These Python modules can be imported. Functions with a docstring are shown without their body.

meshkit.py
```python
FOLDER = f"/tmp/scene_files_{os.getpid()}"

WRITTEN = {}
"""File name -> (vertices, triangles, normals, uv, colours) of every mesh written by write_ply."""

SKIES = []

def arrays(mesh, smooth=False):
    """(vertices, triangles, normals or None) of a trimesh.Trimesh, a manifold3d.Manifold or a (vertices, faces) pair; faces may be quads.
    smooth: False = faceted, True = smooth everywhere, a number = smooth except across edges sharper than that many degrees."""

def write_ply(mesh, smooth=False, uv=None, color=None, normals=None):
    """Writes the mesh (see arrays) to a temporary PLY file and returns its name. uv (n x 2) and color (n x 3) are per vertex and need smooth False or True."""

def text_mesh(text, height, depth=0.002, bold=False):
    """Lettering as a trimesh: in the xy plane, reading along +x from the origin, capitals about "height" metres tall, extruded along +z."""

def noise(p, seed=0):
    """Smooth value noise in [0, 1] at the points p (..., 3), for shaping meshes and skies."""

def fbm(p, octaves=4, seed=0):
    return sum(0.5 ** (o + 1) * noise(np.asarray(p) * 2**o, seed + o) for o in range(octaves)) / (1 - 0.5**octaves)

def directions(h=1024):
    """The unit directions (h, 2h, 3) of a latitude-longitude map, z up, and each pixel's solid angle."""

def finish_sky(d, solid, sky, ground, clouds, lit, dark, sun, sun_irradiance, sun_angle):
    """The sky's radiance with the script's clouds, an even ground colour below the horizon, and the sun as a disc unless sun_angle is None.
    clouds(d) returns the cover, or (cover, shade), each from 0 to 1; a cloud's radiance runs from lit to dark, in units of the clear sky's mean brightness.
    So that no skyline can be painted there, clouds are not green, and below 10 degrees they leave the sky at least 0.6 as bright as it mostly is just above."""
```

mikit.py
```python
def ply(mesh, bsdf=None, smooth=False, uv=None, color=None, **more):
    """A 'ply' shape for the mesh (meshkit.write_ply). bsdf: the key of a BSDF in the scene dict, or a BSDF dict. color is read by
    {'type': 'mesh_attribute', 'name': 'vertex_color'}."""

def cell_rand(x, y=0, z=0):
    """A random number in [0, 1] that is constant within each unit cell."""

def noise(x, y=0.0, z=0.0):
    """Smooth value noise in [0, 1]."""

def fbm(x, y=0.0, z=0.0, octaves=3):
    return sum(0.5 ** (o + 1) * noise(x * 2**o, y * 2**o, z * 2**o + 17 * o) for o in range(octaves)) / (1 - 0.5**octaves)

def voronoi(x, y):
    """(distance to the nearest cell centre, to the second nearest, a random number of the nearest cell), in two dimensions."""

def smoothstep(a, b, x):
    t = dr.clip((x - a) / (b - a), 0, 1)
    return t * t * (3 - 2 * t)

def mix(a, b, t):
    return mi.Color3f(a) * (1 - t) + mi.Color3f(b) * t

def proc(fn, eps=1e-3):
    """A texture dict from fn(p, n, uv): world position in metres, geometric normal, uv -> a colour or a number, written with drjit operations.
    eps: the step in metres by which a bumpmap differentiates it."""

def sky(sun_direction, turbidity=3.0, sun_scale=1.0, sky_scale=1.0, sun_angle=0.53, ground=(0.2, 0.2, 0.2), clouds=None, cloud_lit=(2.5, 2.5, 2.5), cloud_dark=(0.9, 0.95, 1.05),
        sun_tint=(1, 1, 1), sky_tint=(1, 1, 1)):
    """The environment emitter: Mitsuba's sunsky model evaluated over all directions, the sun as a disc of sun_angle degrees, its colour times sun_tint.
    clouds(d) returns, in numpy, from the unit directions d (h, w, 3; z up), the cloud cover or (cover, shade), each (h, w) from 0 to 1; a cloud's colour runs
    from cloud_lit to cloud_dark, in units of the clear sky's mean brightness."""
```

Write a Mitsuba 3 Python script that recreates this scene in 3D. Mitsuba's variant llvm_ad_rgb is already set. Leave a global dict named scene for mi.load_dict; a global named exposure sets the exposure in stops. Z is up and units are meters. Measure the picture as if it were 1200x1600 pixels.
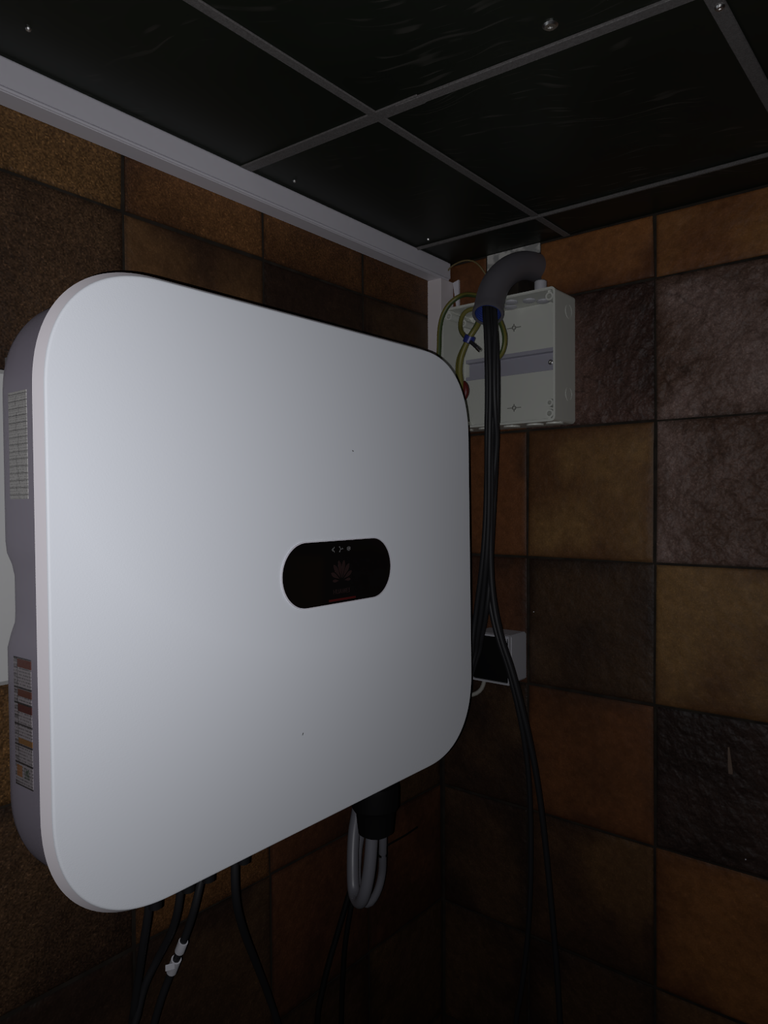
import math, random
import numpy as np, trimesh, shapely, shapely.geometry as sg
import drjit as dr, mitsuba as mi, mikit, meshkit
from mikit import proc, fbm, noise, smoothstep, mix, cell_rand

rng = np.random.default_rng(7)
T4 = mi.ScalarTransform4f
scene, labels = {}, {}
exposure = 0.0

# ------------------------------------------------------------------ camera: a phone held at about 1.6 m, z = 0 is its height
CAM = np.array([-1.0323, -0.7296, 0.0])
YAW, PITCH, ROLL, FOCAL = 0.6926, -0.0100, -0.0035, 1143.1
FW = np.array([math.cos(YAW) * math.cos(PITCH), math.sin(YAW) * math.cos(PITCH), math.sin(PITCH)])
RT = np.cross(FW, [0, 0, 1.0]); RT /= np.linalg.norm(RT)
UP = np.cross(RT, FW)
RT, UP = RT * math.cos(ROLL) + UP * math.sin(ROLL), -RT * math.sin(ROLL) + UP * math.cos(ROLL)
scene['camera'] = {'type': 'perspective', 'fov_axis': 'x', 'fov': math.degrees(2 * math.atan(600 / FOCAL)), 'near_clip': 0.01, 'far_clip': 50.0,
                   'to_world': T4().look_at(origin=CAM.tolist(), target=(CAM + FW).tolist(), up=UP.tolist())}
# the phone's flash, a centimetre from its lens: the only light in this dark cellar
FLASH = CAM - 0.009 * RT - 0.005 * UP
scene['flash'] = {'type': 'spot', 'to_world': T4().look_at(origin=FLASH.tolist(), target=(FLASH + FW - 0.10 * RT + 0.14 * UP).tolist(), up=UP.tolist()),
                  'intensity': {'type': 'rgb', 'value': [0.76, 0.76, 0.79]}, 'cutoff_angle': 75.0, 'beam_width': 18.0}

# ------------------------------------------------------------------ frames: (along, up, out of the wall) -> world
E1 = math.atan(0.0202)
def frame(origin, u, v, n):
    m = np.eye(4); m[:3, 0], m[:3, 1], m[:3, 2], m[:3, 3] = u, v, n, origin
    return m
LW = frame([0, 0, 0], [math.cos(E1), math.sin(E1), 0], [0, 0, 1], [math.sin(E1), -math.cos(E1), 0])
RW = frame([0, 0, 0], [0, -1, 0], [0, 0, 1], [-1, 0, 0])
WORLD = np.eye(4)
iu = np.array([0.99981136, 0.01784285, 0.0076725]); iv = np.array([-0.00779352, 0.00672295, 0.99994703]); io = np.cross(iu, iv)
IC = np.array([-0.53858951, -0.24408253, -0.06274491])
IV = frame(IC, iu, iv, io)

# ------------------------------------------------------------------ mesh helpers
cat = trimesh.util.concatenate
def box(u0, u1, v0, v1, o0, o1, c=0.0):
    lo, hi = np.array([u0, v0, o0]), np.array([u1, v1, o1])
    if c <= 0:
        return trimesh.creation.box(bounds=[lo, hi])
    pts = []
    for k in range(3):
        a, b = lo + c, hi - c
        a[k], b[k] = lo[k], hi[k]
        pts += [[(a, b)[i][0], (a, b)[j][1], (a, b)[l][2]] for i in (0, 1) for j in (0, 1) for l in (0, 1)]
    return trimesh.convex.convex_hull(np.array(pts))
def cyl(p0, p1, r, n=24, r1=None):
    p0, p1 = np.array(p0, float), np.array(p1, float)
    r1 = r if r1 is None else r1
    return lathe(p0, p1, [(0, r), (1, r1)], n, unit=True)
def lathe(p0, p1, prof, n=28, unit=False):
    """prof: (distance along p0->p1, radius); closed at both ends"""
    p0, p1 = np.array(p0, float), np.array(p1, float)
    L = np.linalg.norm(p1 - p0); z = (p1 - p0) / L
    x = np.cross(z, [0, 0, 1.0] if abs(z[2]) < 0.9 else [1.0, 0, 0]); x /= np.linalg.norm(x); y = np.cross(z, x)
    a = np.arange(n) * 2 * np.pi / n
    ring = np.cos(a)[:, None] * x + np.sin(a)[:, None] * y
    V, F = [], []
    for d, r in prof:
        V.append(p0 + z * d * (L if unit else 1) + ring * r)
    m = len(prof)
    V = np.vstack(V + [[p0 + z * prof[0][0] * (L if unit else 1)], [p0 + z * prof[-1][0] * (L if unit else 1)]])
    i = np.arange(n); j = (i + 1) % n
    for k in range(m - 1):
        F += [np.stack([k * n + i, k * n + j, (k + 1) * n + j], 1), np.stack([k * n + i, (k + 1) * n + j, (k + 1) * n + i], 1)]
    F += [np.stack([j, i, i * 0 + m * n], 1), np.stack([(m - 1) * n + i, (m - 1) * n + j, i * 0 + m * n + 1], 1)]
    return trimesh.Trimesh(V, np.vstack(F), process=False)
def spline(pts, step=0.006):
    p = np.array(pts, float)
    q = np.vstack([2 * p[0] - p[1], p, 2 * p[-1] - p[-2]])
    out = []
    for k in range(1, len(q) - 2):
        n = max(2, int(np.linalg.norm(q[k + 1] - q[k]) / step))
        t = (np.arange(n) / n)[:, None]
        a, b, c, d = q[k - 1], q[k], q[k + 1], q[k + 2]
        out.append(0.5 * (2 * b + (c - a) * t + (2 * a - 5 * b + 4 * c - d) * t ** 2 + (3 * b - a - 3 * c + d) * t ** 3))
    return np.vstack(out + [p[-1:]])
def tube(pts, r, n=12, step=0.006, smooth=2, caps=True, twist=0.0, inner=None):
    """a cable along a spline; returns mesh and each vertex's angle around it"""
    p = spline(pts, step)
    for _ in range(smooth):
        p[1:-1] = (p[:-2] + 2 * p[1:-1] + p[2:]) / 4
    t = np.gradient(p, axis=0); t /= np.linalg.norm(t, axis=1, keepdims=True)
    x = np.cross(t[0], [0.3, 0.9, 0.2]); x /= np.linalg.norm(x)
    X = []
    for k in range(len(p)):
        x = x - t[k] * (x @ t[k]); x /= np.linalg.norm(x); X.append(x)
    X = np.array(X); Y = np.cross(t, X)
    L = np.concatenate([[0], np.cumsum(np.linalg.norm(np.diff(p, axis=0), axis=1))])
    rr = np.array([r(s / L[-1]) for s in L]) if callable(r) else np.full(len(p), r)
    a = np.arange(n) * 2 * np.pi / n
    A = a[None] + twist * L[:, None]
    V = p[:, None] + rr[:, None, None] * (np.cos(A)[..., None] * X[:, None] + np.sin(A)[..., None] * Y[:, None])
    V = V.reshape(-1, 3); i = np.arange(n); j = (i + 1) % n; F = []
    for k in range(len(p) - 1):
        F += [np.stack([k * n + i, k * n + j, (k + 1) * n + j], 1), np.stack([k * n + i, (k + 1) * n + j, (k + 1) * n + i], 1)]
    m = len(p)
    ang = np.tile(a, m)
    if caps:
        V = np.vstack([V, p[:1], p[-1:]]); ang = np.concatenate([ang, [0, 0]])
        F += [np.stack([j, i, i * 0 + m * n], 1), np.stack([(m - 1) * n + i, (m - 1) * n + j, i * 0 + m * n + 1], 1)]
    return trimesh.Trimesh(V, np.vstack(F), process=False), ang
def prism(poly, o0, o1, size=None):
    m = trimesh.creation.extrude_polygon(poly, o1 - o0, engine='earcut')
    m.apply_translation([0, 0, o0])
    if size:
        v, f = trimesh.remesh.subdivide_to_size(m.vertices, m.faces, size)
        m = trimesh.Trimesh(v, f); m.merge_vertices()
    return m
def rrect(u0, u1, v0, v1, r):
    return sg.box(u0 + r, v0 + r, u1 - r, v1 - r).buffer(r, quad_segs=6)

def numbered(key):
    if key not in scene and key not in KEYS:
        KEYS.add(key); return key
    k = 1
    while f'{key}_{k:03d}' in scene or f'{key}_{k:03d}' in KEYS:
        k += 1
    KEYS.add(f'{key}_{k:03d}')
    return f'{key}_{k:03d}'
KEYS = set()
def obj(name, mesh, bsdf, M=WORLD, parent=None, smooth=35, color=None, label=None):
    key = numbered((parent + '__' if parent else '') + name)
    mesh = mesh.copy(); mesh.apply_transform(M)
    scene[key] = mikit.ply(mesh, bsdf, smooth=True if color is not None else smooth, color=color)
    if label:
        labels[key] = {'label': label}
    return key
def thing(name, label, category, group=None):
    key = numbered(name)
    tag(key, label, category, group)
    return key
def tag(key, label, category, group=None):
    labels[key] = {'label': label, 'category': category}
    if group:
        labels[key]['group'] = group
def struct(key, label=None):
    labels[key] = {'kind': 'structure', **({'label': label} if label else {})}

# ------------------------------------------------------------------ materials
def P(**k):
    d = {'type': 'principled'}
    for a, b in k.items():
        d[a] = {'type': 'rgb', 'value': list(b)} if isinstance(b, (tuple, list)) else b
    return {'type': 'twosided', 'bsdf': d}
def bump(d, fn, scale, eps=4e-4):
    return {'type': 'twosided', 'bsdf': {'type': 'bumpmap', 'map': proc(fn, eps), 'scale': scale, 'bsdf': d['bsdf'] if d['type'] == 'twosided' else d}}

def powder(p, n, uv):
    return noise(p.x * 1400, p.y * 1400, p.z * 1400)
scene['m_cover'] = bump(P(base_color=(0.675, 0.70, 0.738), roughness=0.55, specular=0.35), powder, 0.00006)
scene['m_casing'] = P(base_color=(0.215, 0.195, 0.235), roughness=0.5, specular=0.4)
scene['m_edge'] = P(base_color=(0.66, 0.625, 0.65), roughness=0.55, specular=0.35)
scene['m_sink'] = P(base_color=(0.36, 0.36, 0.38), roughness=0.45, metallic=0.6)
scene['m_gloss_black'] = P(base_color=(0.004, 0.0035, 0.0035), roughness=0.08, specular=0.5)
scene['m_rim'] = P(base_color=(0.75, 0.76, 0.78), roughness=0.25, metallic=0.8)
scene['m_emblem'] = P(base_color=(0.020, 0.0105, 0.0105), roughness=0.4)
scene['m_icon'] = P(base_color=(0.16, 0.16, 0.16), roughness=0.4)
scene['m_red_mark'] = P(base_color=(0.06, 0.006, 0.006), roughness=0.35)
scene['m_white'] = P(base_color=(0.56, 0.545, 0.585), roughness=0.45, specular=0.4)
scene['m_white_warm'] = P(base_color=(0.62, 0.57, 0.575), roughness=0.5)
scene['m_white_box'] = P(base_color=(0.42, 0.42, 0.41), roughness=0.5)
scene['m_box'] = P(base_color=(0.53, 0.54, 0.49), roughness=0.4, specular=0.5)
scene['m_mark'] = P(base_color=(0.20, 0.20, 0.18), roughness=0.6)
scene['m_rail'] = P(base_color=(0.36, 0.355, 0.41), roughness=0.5, metallic=0.2)
scene['m_steel'] = P(base_color=(0.7, 0.7, 0.68), roughness=0.3, metallic=1.0)
scene['m_black'] = P(base_color=(0.012, 0.012, 0.013), roughness=0.42, specular=0.5)
scene['m_black_matt'] = P(base_color=(0.0035, 0.0035, 0.0035), roughness=0.7, specular=0.15)
scene['m_cable'] = P(base_color=(0.018, 0.018, 0.020), roughness=0.5, specular=0.35)
scene['m_pvc'] = P(base_color=(0.105, 0.10, 0.112), roughness=0.5)
scene['m_pvc_in'] = P(base_color=(0.03, 0.05, 0.22), roughness=0.35)
scene['m_grey_cable'] = P(base_color=(0.145, 0.145, 0.165), roughness=0.4)
scene['m_red'] = P(base_color=(0.10, 0.010, 0.008), roughness=0.45)
scene['m_blue'] = P(base_color=(0.02, 0.03, 0.18), roughness=0.4)
scene['m_tag'] = P(base_color=(0.60, 0.60, 0.64), roughness=0.5)
scene['m_orange'] = P(base_color=(0.25, 0.09, 0.03), roughness=0.5)
scene['m_socket'] = P(base_color=(0.40, 0.40, 0.43), roughness=0.45)
scene['m_hole'] = P(base_color=(0.01, 0.009, 0.008), roughness=0.9, specular=0.0)
scene['m_vc'] = {'type': 'twosided', 'bsdf': {'type': 'principled', 'base_color': {'type': 'mesh_attribute', 'name': 'vertex_color'}, 'roughness': 0.45, 'specular': 0.4}}
def plaster_c(p, n, uv):
    f = fbm(p.x * 90, p.y * 90, p.z * 90, 3)
    return mix((0.26, 0.26, 0.25), (0.50, 0.49, 0.46), smoothstep(0.35, 0.6, f))
scene['m_plaster'] = {'type': 'twosided', 'bsdf': {'type': 'principled', 'base_color': proc(plaster_c), 'roughness': 0.9}}
def grout_c(p, n, uv):
    return mix((0.012, 0.010, 0.008), (0.040, 0.032, 0.025), fbm(p.x * 60, p.y * 60, p.z * 60, 3))
scene['m_grout'] = {'type': 'twosided', 'bsdf': {'type': 'principled', 'base_color': proc(grout_c), 'roughness': 0.9, 'specular': 0.1}}
def slate_c(p, n, uv):
    w = fbm(p.x * 7, p.y * 7, 3.0, 3)
    v = noise((p.x * 0.95 + p.y * 0.3 + 0.10 * w) * 330, (p.y * 0.95 - p.x * 0.3) * 30, 2.0)
    streak = smoothstep(0.72, 0.95, v) * smoothstep(0.40, 0.65, fbm(p.x * 9, p.y * 9, 9.0, 3))
    return mix(mix((0.0070, 0.0088, 0.0060), (0.0145, 0.0175, 0.0125), w), (0.032, 0.031, 0.026), streak)
scene['m_slate'] = {'type': 'twosided', 'bsdf': {'type': 'principled', 'base_color': proc(slate_c), 'roughness': 0.45, 'specular': 0.25}}
def strip_c(p, n, uv):
    return mix((0.072, 0.067, 0.065), (0.135, 0.128, 0.124), noise(p.x * 900, p.y * 900, p.z * 900))
scene['m_strip'] = {'type': 'twosided', 'bsdf': {'type': 'principled', 'base_color': proc(strip_c), 'roughness': 0.6, 'specular': 0.3}}
def floor_c(p, n, uv):
    return mix((0.07, 0.06, 0.05), (0.13, 0.115, 0.10), fbm(p.x * 9, p.y * 9, 0, 4))
scene['m_floor'] = {'type': 'twosided', 'bsdf': {'type': 'principled', 'base_color': proc(floor_c), 'roughness': 0.8}}

# ------------------------------------------------------------------ tiled walls
S, Z0, SHEAR = 0.2, -0.6839, 0.0081
CEIL = 0.407
W1L, W1R = 0.1997, 0.1663       # the first joint of each wall, from the corner
# kinds of tile: two glaze colours, how rough the relief is, how strong the speckle is
KIND = {'O': ((0.220, 0.088, 0.028), (0.085, 0.031, 0.012), 0.6, 0.25), 'R': ((0.135, 0.050, 0.018), (0.060, 0.025, 0.011), 0.4, 0.25),
        'Y': ((0.190, 0.103, 0.036), (0.095, 0.042, 0.016), 0.5, 0.3), 'D': ((0.056, 0.030, 0.015), (0.026, 0.014, 0.009), 0.6, 0.4),
        'B': ((0.105, 0.052, 0.021), (0.040, 0.020, 0.011), 0.5, 0.35), 'M': ((0.200, 0.134, 0.113), (0.092, 0.052, 0.036), 1.6, 0.5),
        'N': ((0.095, 0.052, 0.040), (0.040, 0.021, 0.016), 1.4, 0.6), 'G': ((0.120, 0.061, 0.022), (0.056, 0.028, 0.011), 0.5, 1.2),
        'H': ((0.070, 0.038, 0.019), (0.032, 0.017, 0.010), 0.5, 1.2), 'A': ((0.135, 0.060, 0.021), (0.070, 0.030, 0.012), 0.4, 0.8),
        'E': ((0.046, 0.027, 0.021), (0.024, 0.014, 0.011), 1.1, 0.5), 'F': ((0.085, 0.033, 0.015), (0.042, 0.018, 0.010), 0.5, 0.3),
        'C': ((0.260, 0.118, 0.036), (0.150, 0.058, 0.020), 0.7, 0.25)}
ORDER = list(KIND)
ROWS, R0 = 9, -3                # rows k = -3 .. 5, bottom joint of row k at Z0 + k S
COLS = 7
MAP_L = {5: 'AAAGHGA', 4: 'DDBHHGB', 3: 'BDBHGHB', 2: 'DBBGGHD', 1: 'DFAHHBG', 0: 'FFDDHGD', -1: 'DDDDHBD', -2: 'DBDHBDH', -3: 'BDHBDDB'}
MAP_R = {5: 'ROCBMOD', 4: 'RNMYOBD', 3: 'RYMBDYO', 2: 'FDYNOBD', 1: 'DREOYBD', 0: 'DBOYDBN', -1: 'DDBRDYB', -2: 'DBDRDYB', -3: 'BDRDYBD'}
def table(m):
    t = np.zeros((ROWS * COLS, 8), np.float32)
    for k, row in m.items():
        for c, ch in enumerate(row):
            a, b, rel, sp = KIND[ch]
            t[(k - R0) * COLS + c] = [*a, *b, rel, sp]
    return [mi.Float(np.ascontiguousarray(t[:, j])) for j in range(8)]
TAB = {'L': table(MAP_L), 'R': table(MAP_R)}
def cell(p, side):
    along = (-(p.x + SHEAR * p.z) - (W1L - S)) / S if side == 'L' else (-p.y - (W1R - S)) / S
    r = (p.z - Z0) / S
    c, k = dr.floor(along), dr.floor(r)
    idx = mi.UInt32(dr.clip(k - R0, 0, ROWS - 1) * COLS + dr.clip(c, 0, COLS - 1))
    return idx, along - c, r - k, c, k
def tile_colour(side):
    def fn(p, n, uv):
        idx, a, b, c, k = cell(p, side)
        g = [dr.gather(mi.Float, t, idx) for t in TAB[side]]
        q = p.x - p.y + 3.7 * c + 1.3 * k
        w = fbm(q * 9, p.z * 9 + 5.1 * k, c * 2.3, 4)
        tilt = (a - 0.5) * (cell_rand(c, k, 5) - 0.5) + (b - 0.5) * (cell_rand(c, k, 6) - 0.5)
        edge = dr.minimum(dr.minimum(a, 1 - a), dr.minimum(b, 1 - b))
        m = smoothstep(0.30, 0.68, w + 0.5 * tilt + 0.12 * smoothstep(0.0, 0.16, edge) - 0.08)
        col = mix(mi.Color3f(g[3], g[4], g[5]), mi.Color3f(g[0], g[1], g[2]), m)
        fine = fbm(q * 130, p.z * 130, 4.0, 2)
        grit = noise(q * 700, p.z * 700, 1.0)
        s = g[7]
        col = col * (0.80 + 0.4 * fine) * (1 + s * (0.9 * (grit - 0.5) + 1.2 * smoothstep(0.86, 1.0, grit)))
        rim = smoothstep(0.012, 0.03, edge)
        crease = smoothstep(0.050, 0.0, dr.abs(fbm(q * 30 + 7, p.z * 30 + q * 12, k + 0.7, 3) - 0.5)) * smoothstep(0.42, 0.62, fbm(q * 16, p.z * 16, 2.5, 2))
        col = col * (1 - 0.32 * crease * smoothstep(0.7, 1.4, g[6]))
        return col * (0.7 + 0.3 * rim)
    return fn
def tile_relief(side):
    def fn(p, n, uv):
        idx, a, b, c, k = cell(p, side)
        rel = dr.gather(mi.Float, TAB[side][6], idx)
        sp = dr.gather(mi.Float, TAB[side][7], idx)
        q = p.x - p.y + 3.7 * c
        f = fbm(q * 46, p.z * 46 + 2.1 * k, c + 0.5, 4)
        ridge = dr.abs(fbm(q * 24 + p.z * 14, p.z * 24, k + 0.5, 3) - 0.5)
        return rel * (0.0026 + 0.0034 * rel) * (f + 0.7 * dr.minimum(ridge, 0.10)) + 0.00016 * (0.4 + sp) * noise(q * 480, p.z * 480, 7.0)
    return fn
for side in 'LR':
    scene['m_tile_' + side] = {'type': 'twosided', 'bsdf': {'type': 'bumpmap', 'map': proc(tile_relief(side), 6e-4), 'scale': 1.0,
                               'bsdf': {'type': 'principled', 'base_color': proc(tile_colour(side)), 'roughness': 0.55, 'specular': 0.28}}}

def tile_mesh(u0, u1, v0, v1, shear, seed, n=8):
    """a hand-made tile: softly rounded edges, uneven face; back at out = -0.003"""
    g = 0.0019
    u0, u1, v0, v1 = u0 + g, u1 - g, v0 + g, v1 - g
    r = np.random.default_rng(seed)
    j = r.normal(0, 0.0006, (4, 2)); zc = r.normal(0, 0.0005, 4)
    e = np.array([0, 0.012, 0.05, 0.2, 0.4, 0.6, 0.8, 0.95, 0.988, 1.0])
    a, b = np.meshgrid(e, e)
    w = [(1 - a) * (1 - b), a * (1 - b), a * b, (1 - a) * b]
    cu, cv = [u0, u1, u1, u0], [v0, v0, v1, v1]
    U = sum(w[k] * (cu[k] + j[k, 0]) for k in range(4)); V = sum(w[k] * (cv[k] + j[k, 1]) for k in range(4))
    edge = np.minimum(np.minimum(a, 1 - a), np.minimum(b, 1 - b))
    O = sum(w[k] * zc[k] for k in range(4)) - 0.0022 * np.clip(1 - edge / 0.05, 0, 1) ** 2
    O += 0.0012 * (meshkit.fbm(np.stack([U * 14, V * 14, 0 * U + seed], -1), 3, seed) - 0.5)
    U = U - shear * V
    m = len(e)
    top = np.stack([U, V, O], -1).reshape(-1, 3)
    I = np.arange(m * m).reshape(m, m)
    q = np.stack([I[:-1, :-1], I[:-1, 1:], I[1:, 1:], I[1:, :-1]], -1).reshape(-1, 4)
    per = np.concatenate([I[0, :-1], I[:-1, -1], I[-1, :0:-1], I[:0:-1, 0]])
    low = top[per].copy(); low[:, 2] = -0.0035
    base = m * m; k = np.arange(len(per)); kn = (k + 1) % len(per)
    side = np.stack([per[kn], per[k], base + k, base + kn], -1)
    cen = low.mean(0); ctr = base + len(per)
    F = np.vstack([q[:, [0, 1, 2]], q[:, [0, 2, 3]], side[:, [0, 1, 2]], side[:, [0, 2, 3]], np.stack([base + kn, base + k, k * 0 + ctr], 1)])
    return trimesh.Trimesh(np.vstack([top, low, [cen]]), F, process=False)

# wall slabs (their front is the mortar bed, 3 mm behind the tile faces)
FLOOR = -1.60
obj('wall_left', box(-1.6, 0.05, FLOOR, CEIL + 0.06, -0.10, -0.003), 'm_grout', LW); struct('wall_left', 'left wall of brown rustic square tiles behind the white inverter')
import manifold3d
def man(m):
    m = m.copy(); m.merge_vertices()
    return manifold3d.Manifold(manifold3d.Mesh(np.asarray(m.vertices, np.float32), np.asarray(m.faces, np.uint32)))
def unman(M):
    k = M.to_mesh(); return trimesh.Trimesh(k.vert_properties[:, :3], k.tri_verts, process=False)
slab = man(box(0.0, 1.6, FLOOR, CEIL + 0.06, -0.10, -0.003)) - man(box(0.150, 0.190, 0.335, 0.401, -0.07, 0.01))
obj('wall_right', unman(slab), 'm_grout', RW, smooth=False); struct('wall_right', 'right wall of brown and mauve rustic tiles behind the junction box')
obj('floor', box(-1.7, 0.15, -1.7, 0.15, FLOOR - 0.08, FLOOR), 'm_floor'); struct('floor', 'plain concrete floor far below the tiled walls')
for k in range(R0, 6):
    v0, v1 = Z0 + k * S, min(Z0 + (k + 1) * S, CEIL - 0.001)
    for c in range(COLS):
        u1 = 0.001 if c == 0 else -(W1L + (c - 1) * S)
        u0 = -(W1L + c * S)
        obj('tile', tile_mesh(u0, u1 - (0.004 if c == 0 else 0), v0, v1, SHEAR, 100 + k * 11 + c), 'm_tile_L', LW, 'wall_left', smooth=50)
        a0 = 0.0 if c == 0 else W1R + (c - 1) * S
        a1 = W1R + c * S
        if k == 5 and c == 0: a0, a1 = 0.0, 0.0925
        if k == 5 and c == 1: a0 = 0.1885
        obj('tile', tile_mesh(a0 + (0.004 if c == 0 else 0), a1, v0, v1, 0.0, 400 + k * 11 + c), 'm_tile_R', RW, 'wall_right', smooth=50)
# bare plaster where a tile is missing round the pipe
pl = sg.Polygon([(0.0935, 0.318), (0.118, 0.318), (0.121, 0.345), (0.126, 0.360), (0.133, 0.372), (0.150, 0.377), (0.163, 0.384), (0.178, 0.388), (0.1885, 0.392), (0.1885, 0.4065), (0.0935, 0.4065)])
obj('plaster_patch', prism(pl, -0.0035, -0.0012), 'm_plaster', RW, 'wall_right', smooth=False, label='bare pale plaster where a tile is missing behind the pipe')
# a pale drip and specks of paint on the tiles of the right wall
obj('paint_drip', prism(sg.Polygon([(0.4630, -0.322), (0.4650, -0.322), (0.4690, -0.352), (0.4690, -0.357), (0.4640, -0.357), (0.4632, -0.345)]), -0.0005, 0.0012), P(base_color=(0.13, 0.085, 0.06), roughness=0.6), RW, 'wall_right', label='pale dried drip on a dark tile')
for a, z in ((0.4847, -0.465), (0.1778, -0.169)):
    obj('paint_speck', lathe((a, z, 0.0), (a, z, 0.0015), [(0, 0.0011), (0.0012, 0.0006)], 8), 'm_white', RW, 'wall_right')

# ------------------------------------------------------------------ ceiling: dark slate-look panels with grey cover strips
obj('ceiling', box(-1.7, 0.15, -1.7, 0.15, CEIL + 0.012, CEIL + 0.08), 'm_hole'); struct('ceiling', 'low dark ceiling of slate-look panels joined by grey strips')
SEAM = [(-1.7, 0.0), (-1.145, 0.0), (-0.800, -0.006), (-0.4570, -0.056), (-0.1045, -0.0275), (0.1, 0.0)]      # x at y = 0, slant
YS = [0.1, -0.234, -0.557, -0.880, -1.203, -1.7]
for i in range(5):
    for j in range(5):
        y0, y1 = YS[j + 1] + 0.0012, YS[j] - 0.0012
        X = lambda e, y: SEAM[e][0] + SEAM[e][1] * y
        q = sg.Polygon([(X(i, y0) + 0.0012, y0), (X(i + 1, y0) - 0.0012, y0), (X(i + 1, y1) - 0.0012, y1), (X(i, y1) + 0.0012, y1)])
        obj('panel', prism(q, CEIL + 0.0008 * rng.random(), CEIL + 0.012), 'm_slate', WORLD, 'ceiling', smooth=False)
def strip(p, q, w, h=0.0022, z=CEIL):
    p, q = np.array(p, float), np.array(q, float); L = np.linalg.norm(q - p); d = (q - p) / L
    M = frame([*p, z], [*d, 0], [d[1], -d[0], 0], [0, 0, -1])
    obj('cover_strip', box(0, L, -w / 2, w / 2, 0, h, 0.0007), 'm_strip', M, 'ceiling', smooth=False)
strip((-1.6, -0.2335), (-0.0, -0.2345), 0.0105)                 # along the left wall
strip((-0.4570, 0.0), (-0.4417, -0.290), 0.0170)
strip((-0.4440, -0.262), (-0.4155, -0.640), 0.0125, 0.0030)
strip((-0.4155, -0.640), (-0.368, -1.6), 0.0125)
strip((-1.6, -0.557), (-0.0, -0.5565), 0.0135)
strip((-0.1045, 0.0), (-0.0880, -0.60), 0.0040, 0.0045)
strip((-0.802, 0.0), (-0.79, -1.6), 0.0130)
def head_screw(x, y, r, z=CEIL):
    s = obj('screw', cat([lathe((x, y, z), (x, y, z - 0.003), [(0, r), (0.0008, r), (0.0022, r * 0.72), (0.0022, r * 0.30), (0.0014, r * 0.28)], 16)]), 'm_steel', WORLD, 'ceiling', smooth=20)
for x, y, r in ((-0.7420, -0.0970, 0.0026), (-0.4600, -0.4400, 0.0068), (-0.3950, -0.5580, 0.0042), (-0.3940, -0.0560, 0.0022), (-0.1030 - 0.02, -0.0650, 0.0020)):
    head_screw(x, y, r, CEIL - (0.0022 if abs(y + 0.558) < 0.01 else 0))

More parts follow.
